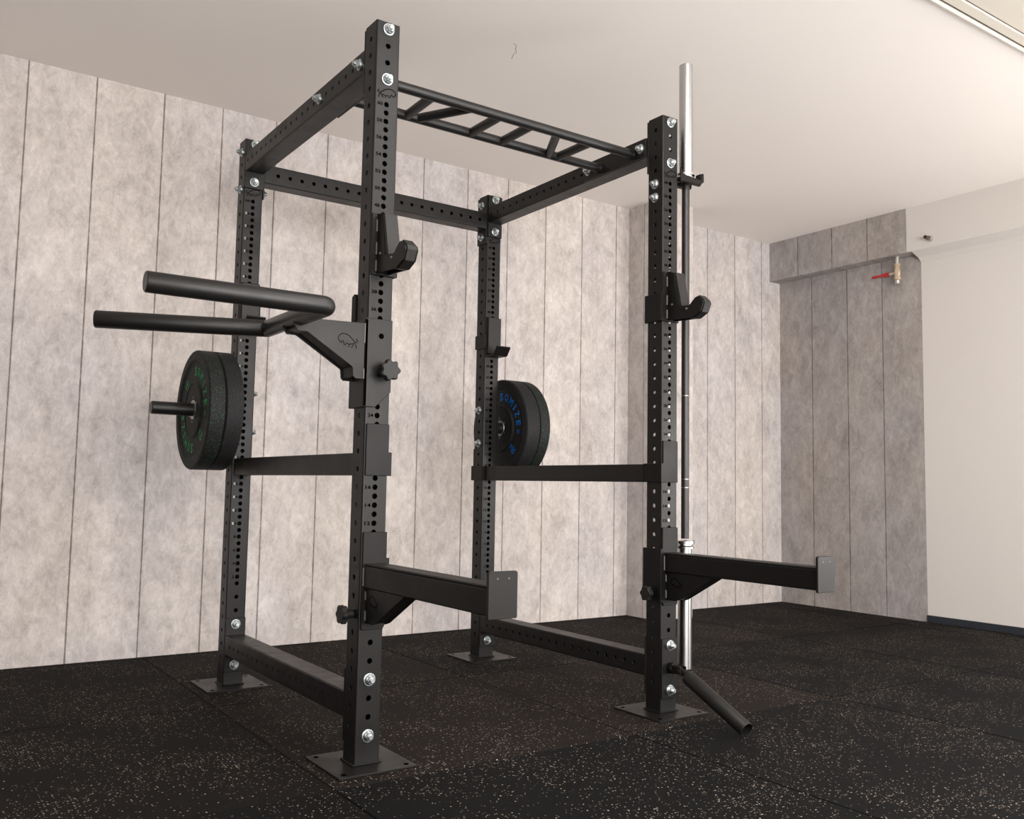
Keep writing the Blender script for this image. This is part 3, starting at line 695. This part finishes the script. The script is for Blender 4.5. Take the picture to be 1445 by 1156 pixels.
# ------------------------------------------------------------------ bumper plates
def plate(x_face, s, th, fleck, tm, kg, label, turn=180):
    """x_face: lettered face plane, s = outward direction of that face"""
    R = .2245; t = thing('bumper_plate', label, 'weight plate', (x_face-s*th/2, D, 1.030-R), 'bumper plates on the storage pegs')
    bm = BM(); c = (x_face, D, 1.030); q = (x_face-s, D, 1.030)
    ri = .0262
    prof = [(th*.5, ri), (.004, ri), (.004, .098), (.0008, .102), (.0008, .104), (.008, .112), (.008, .178), (.0015, .187), (0, .190), (0, .217), (.003, .2225), (.006, R), (th-.006, R), (th-.003, .2225), (th, .217), (th, .190), (th-.0015, .187), (th-.008, .178), (th-.008, .112), (th-.0008, .104), (th-.0008, .102), (th-.004, .098), (th-.004, ri), (th*.5, ri)]
    lathe(bm, c, q, prof, 96); body = obj('rubber_disc', bm, fleck, t, 25)
    bm = BM(); lathe(bm, c, q, [(th*.5, ri-.0008), (.002, ri-.0008), (.002, .036), (.005, .038)], 40)
    for k in range(6):
        a = k*PI/3+.5; p = Vector((x_face-s*.004, D+.046*math.cos(a), 1.030+.046*math.sin(a)))
        cyl(bm, p, p+Vector((s*.002, 0, 0)), .003, 10)
    obj('steel_hub', bm, 'hub', t, 30)
    rt_ = .145; zf = x_face - s*.0072
    def put(bm, txt, ang, rad, h, w, thick=.0012):
        a = math.radians(ang)
        # in the face: right direction seen from outside
        rgt = Vector((0, s, 0)); up = Vector((0, 0, 1))
        er = rgt*math.cos(a)+up*math.sin(a); et = rgt*math.sin(a)-up*math.cos(a)
        o_ = Vector((zf, D, 1.030)) + er*rad
        text(bm, txt, lambda x_, y_: o_ + et*x_ + er*y_, h=h, w=w)
    for base in (0, turn):
        bm = BM()
        for ch, an, w in (('S', 88, .024), ('Q', 71.5, .026), ('M', 54, .029), ('I', 38.5, .0075), ('Z', 24, .024), ('E', 7.5, .022), ('®', -8, .020)):
            put(bm, ch, base+an, rt_, .036 if ch != '®' else .020, w)
        obj('lettering', bm, tm, body)
        bm = BM(); put(bm, kg, base-44, rt_+.004, .026, .034); put(bm, 'KG', base-44, rt_-.022, .013, .022); obj('weight_mark', bm, tm, body)
    return t
plate(-.186, -1, .0600, 'bump_green', 'txt_green', '10', 'black bumper plate with green SQMIZE lettering, outermost on the left peg')
plate(-.1255, -1, .0660, 'bump_blue', 'txt_blue', '20', 'plain black bumper plate between the green-lettered plate and the rear left post')
plate(1.203, -1, .0740, 'bump_blue', 'txt_blue', '20', 'black bumper plate with blue SQMIZE lettering beside the rear right post', 163)
plate(1.2775, -1, .0560, 'bump_green', 'txt_green', '10', 'black bumper plate outermost on the right peg, behind the blue-lettered one')

# ------------------------------------------------------------------ barbell
t = thing('barbell', 'long barbell with chrome sleeves hanging upright beside the right front post', 'barbell', (XBB, YBB, .135))
p0 = (XBB, YBB, 0); p1 = (XBB, YBB, 1)
bm = BM(); lathe(bm, p0, p1, [(.590, 0), (.590, .0142), (1.885, .0142), (1.885, 0)], 24); obj('shaft', bm, 'bar_black', t, 30)
for z in (.77, .80, 1.10, 1.66, 1.695): bm = BM(); lathe(bm, p0, p1, [(z, .0140), (z, .01435), (z+.0025, .01435), (z+.0025, .0140)], 24); obj('knurl_ring', bm, 'bar_black' if z > 1.5 else 'hub', t, 30)
bm = BM(); lathe(bm, p0, p1, [(1.918, 0), (1.918, .0245), (2.334, .0245), (2.336, .0235), (2.336, .019), (2.330, .018), (2.330, 0)], 40); s1 = obj('sleeve', bm, 'turned', t, 30)
bm = BM(); lathe(bm, p0, p1, [(.142, 0), (.142, .018), (.136, .019), (.136, .0235), (.138, .0245), (.554, .0245), (.554, 0)], 40); s2 = obj('sleeve', bm, 'turned', t, 30)
def collar(zb, up, par):
    f = lambda a: zb + up*a
    bm = BM()
    lathe(bm, (XBB, YBB, zb), (XBB, YBB, zb+up), [(0, .0143), (0, .030), (.002, .033), (.012, .033), (.014, .029), (.017, .026), (.020, .029), (.022, .033), (.028, .033), (.030, .0245)], 40)
    obj('collar', bm, 'chrome', par, 30)
collar(1.8925, 1, s1); collar(.584, -1, s2)

# ------------------------------------------------------------------ camera
f_px, yaw, pit, rol = 1291.4295, .6041, .0832, .0178
fw = Vector((math.sin(yaw)*math.cos(pit), math.cos(yaw)*math.cos(pit), math.sin(pit)))
r0 = fw.cross(Vector((0, 0, 1))).normalized(); u0 = r0.cross(fw)
rr = r0*math.cos(rol)+u0*math.sin(rol); uu = -r0*math.sin(rol)+u0*math.cos(rol)
cam = bpy.data.cameras.new('camera'); co = bpy.data.objects.new('camera', cam); COL.objects.link(co)
mw = Matrix.Identity(4)
for i in range(3): mw[i][0] = rr[i]; mw[i][1] = uu[i]; mw[i][2] = -fw[i]
mw[0][3], mw[1][3], mw[2][3] = -1.1424, -2.3579, .7665
co.matrix_world = mw; cam.sensor_width = 36; cam.sensor_fit = 'HORIZONTAL'; cam.lens = 36*f_px/1445; cam.clip_start = .05
SC.camera = co

# ------------------------------------------------------------------ light
def area(name, loc, target, sx, sy, power, col):
    l = bpy.data.lights.new(name, 'AREA'); l.shape = 'RECTANGLE'; l.size = sx; l.size_y = sy; l.energy = power; l.color = col
    o = bpy.data.objects.new(name, l); COL.objects.link(o); o.location = loc
    o.rotation_euler = (Vector(target)-Vector(loc)).to_track_quat('-Z', 'Y').to_euler(); return o
area('light_door', (.1, -3.9, 1.35), (.9, 1.5, .8), 3.4, 1.6, 222, (1, .968, .94))
area('light_right', (3.7, -2.3, .9), (2.3, .1, 2.5), 1.4, 1.4, 64, (1, .975, .955))
area('light_post_fill', (3.75, -2.75, 1.15), (1.0, .2, .9), 1.3, 1.2, 26, (1, .975, .955))  # added fill that brightens the post fronts
area('light_left', (-2.6, -2.2, 1.3), (-.6, 1.86, 1.2), 1.2, 1.2, 5, (1, .965, .94))  # added fill, lifts the left part of the back wall
area('light_tube', (.7, -1.25, 2.46), (.7, -.8, 0.2), 1.6, .10, 24, (1, .97, .94))
# daylight beyond the open front of the garage: made-up bright and dark upright bands that streak the chrome
w = bpy.data.worlds.new('world'); SC.world = w; w.use_nodes = True; nt = w.node_tree
bg = nt.nodes['Background']; tc = N(nt, 'ShaderNodeTexCoord'); mp = N(nt, 'ShaderNodeMapping'); mp.inputs['Scale'].default_value = (7, 7, .15)
no = N(nt, 'ShaderNodeTexNoise'); inp(no, Scale=1., Detail=1.); rp = N(nt, 'ShaderNodeValToRGB')
e = rp.color_ramp.elements; e[0].position = .47; e[0].color = (.10, .095, .09, 1); e[1].position = .53; e[1].color = (1, .955, .92, 1)
nt.links.new(tc.outputs['Generated'], mp.inputs['Vector']); nt.links.new(mp.outputs['Vector'], no.inputs['Vector']); nt.links.new(no.outputs['Fac'], rp.inputs['Fac'])
nt.links.new(rp.outputs['Color'], bg.inputs[0]); bg.inputs[1].default_value = 2.1
SC.view_settings.view_transform = 'Standard'; SC.view_settings.look = 'None'; SC.view_settings.exposure = .06; SC.view_settings.gamma = 1
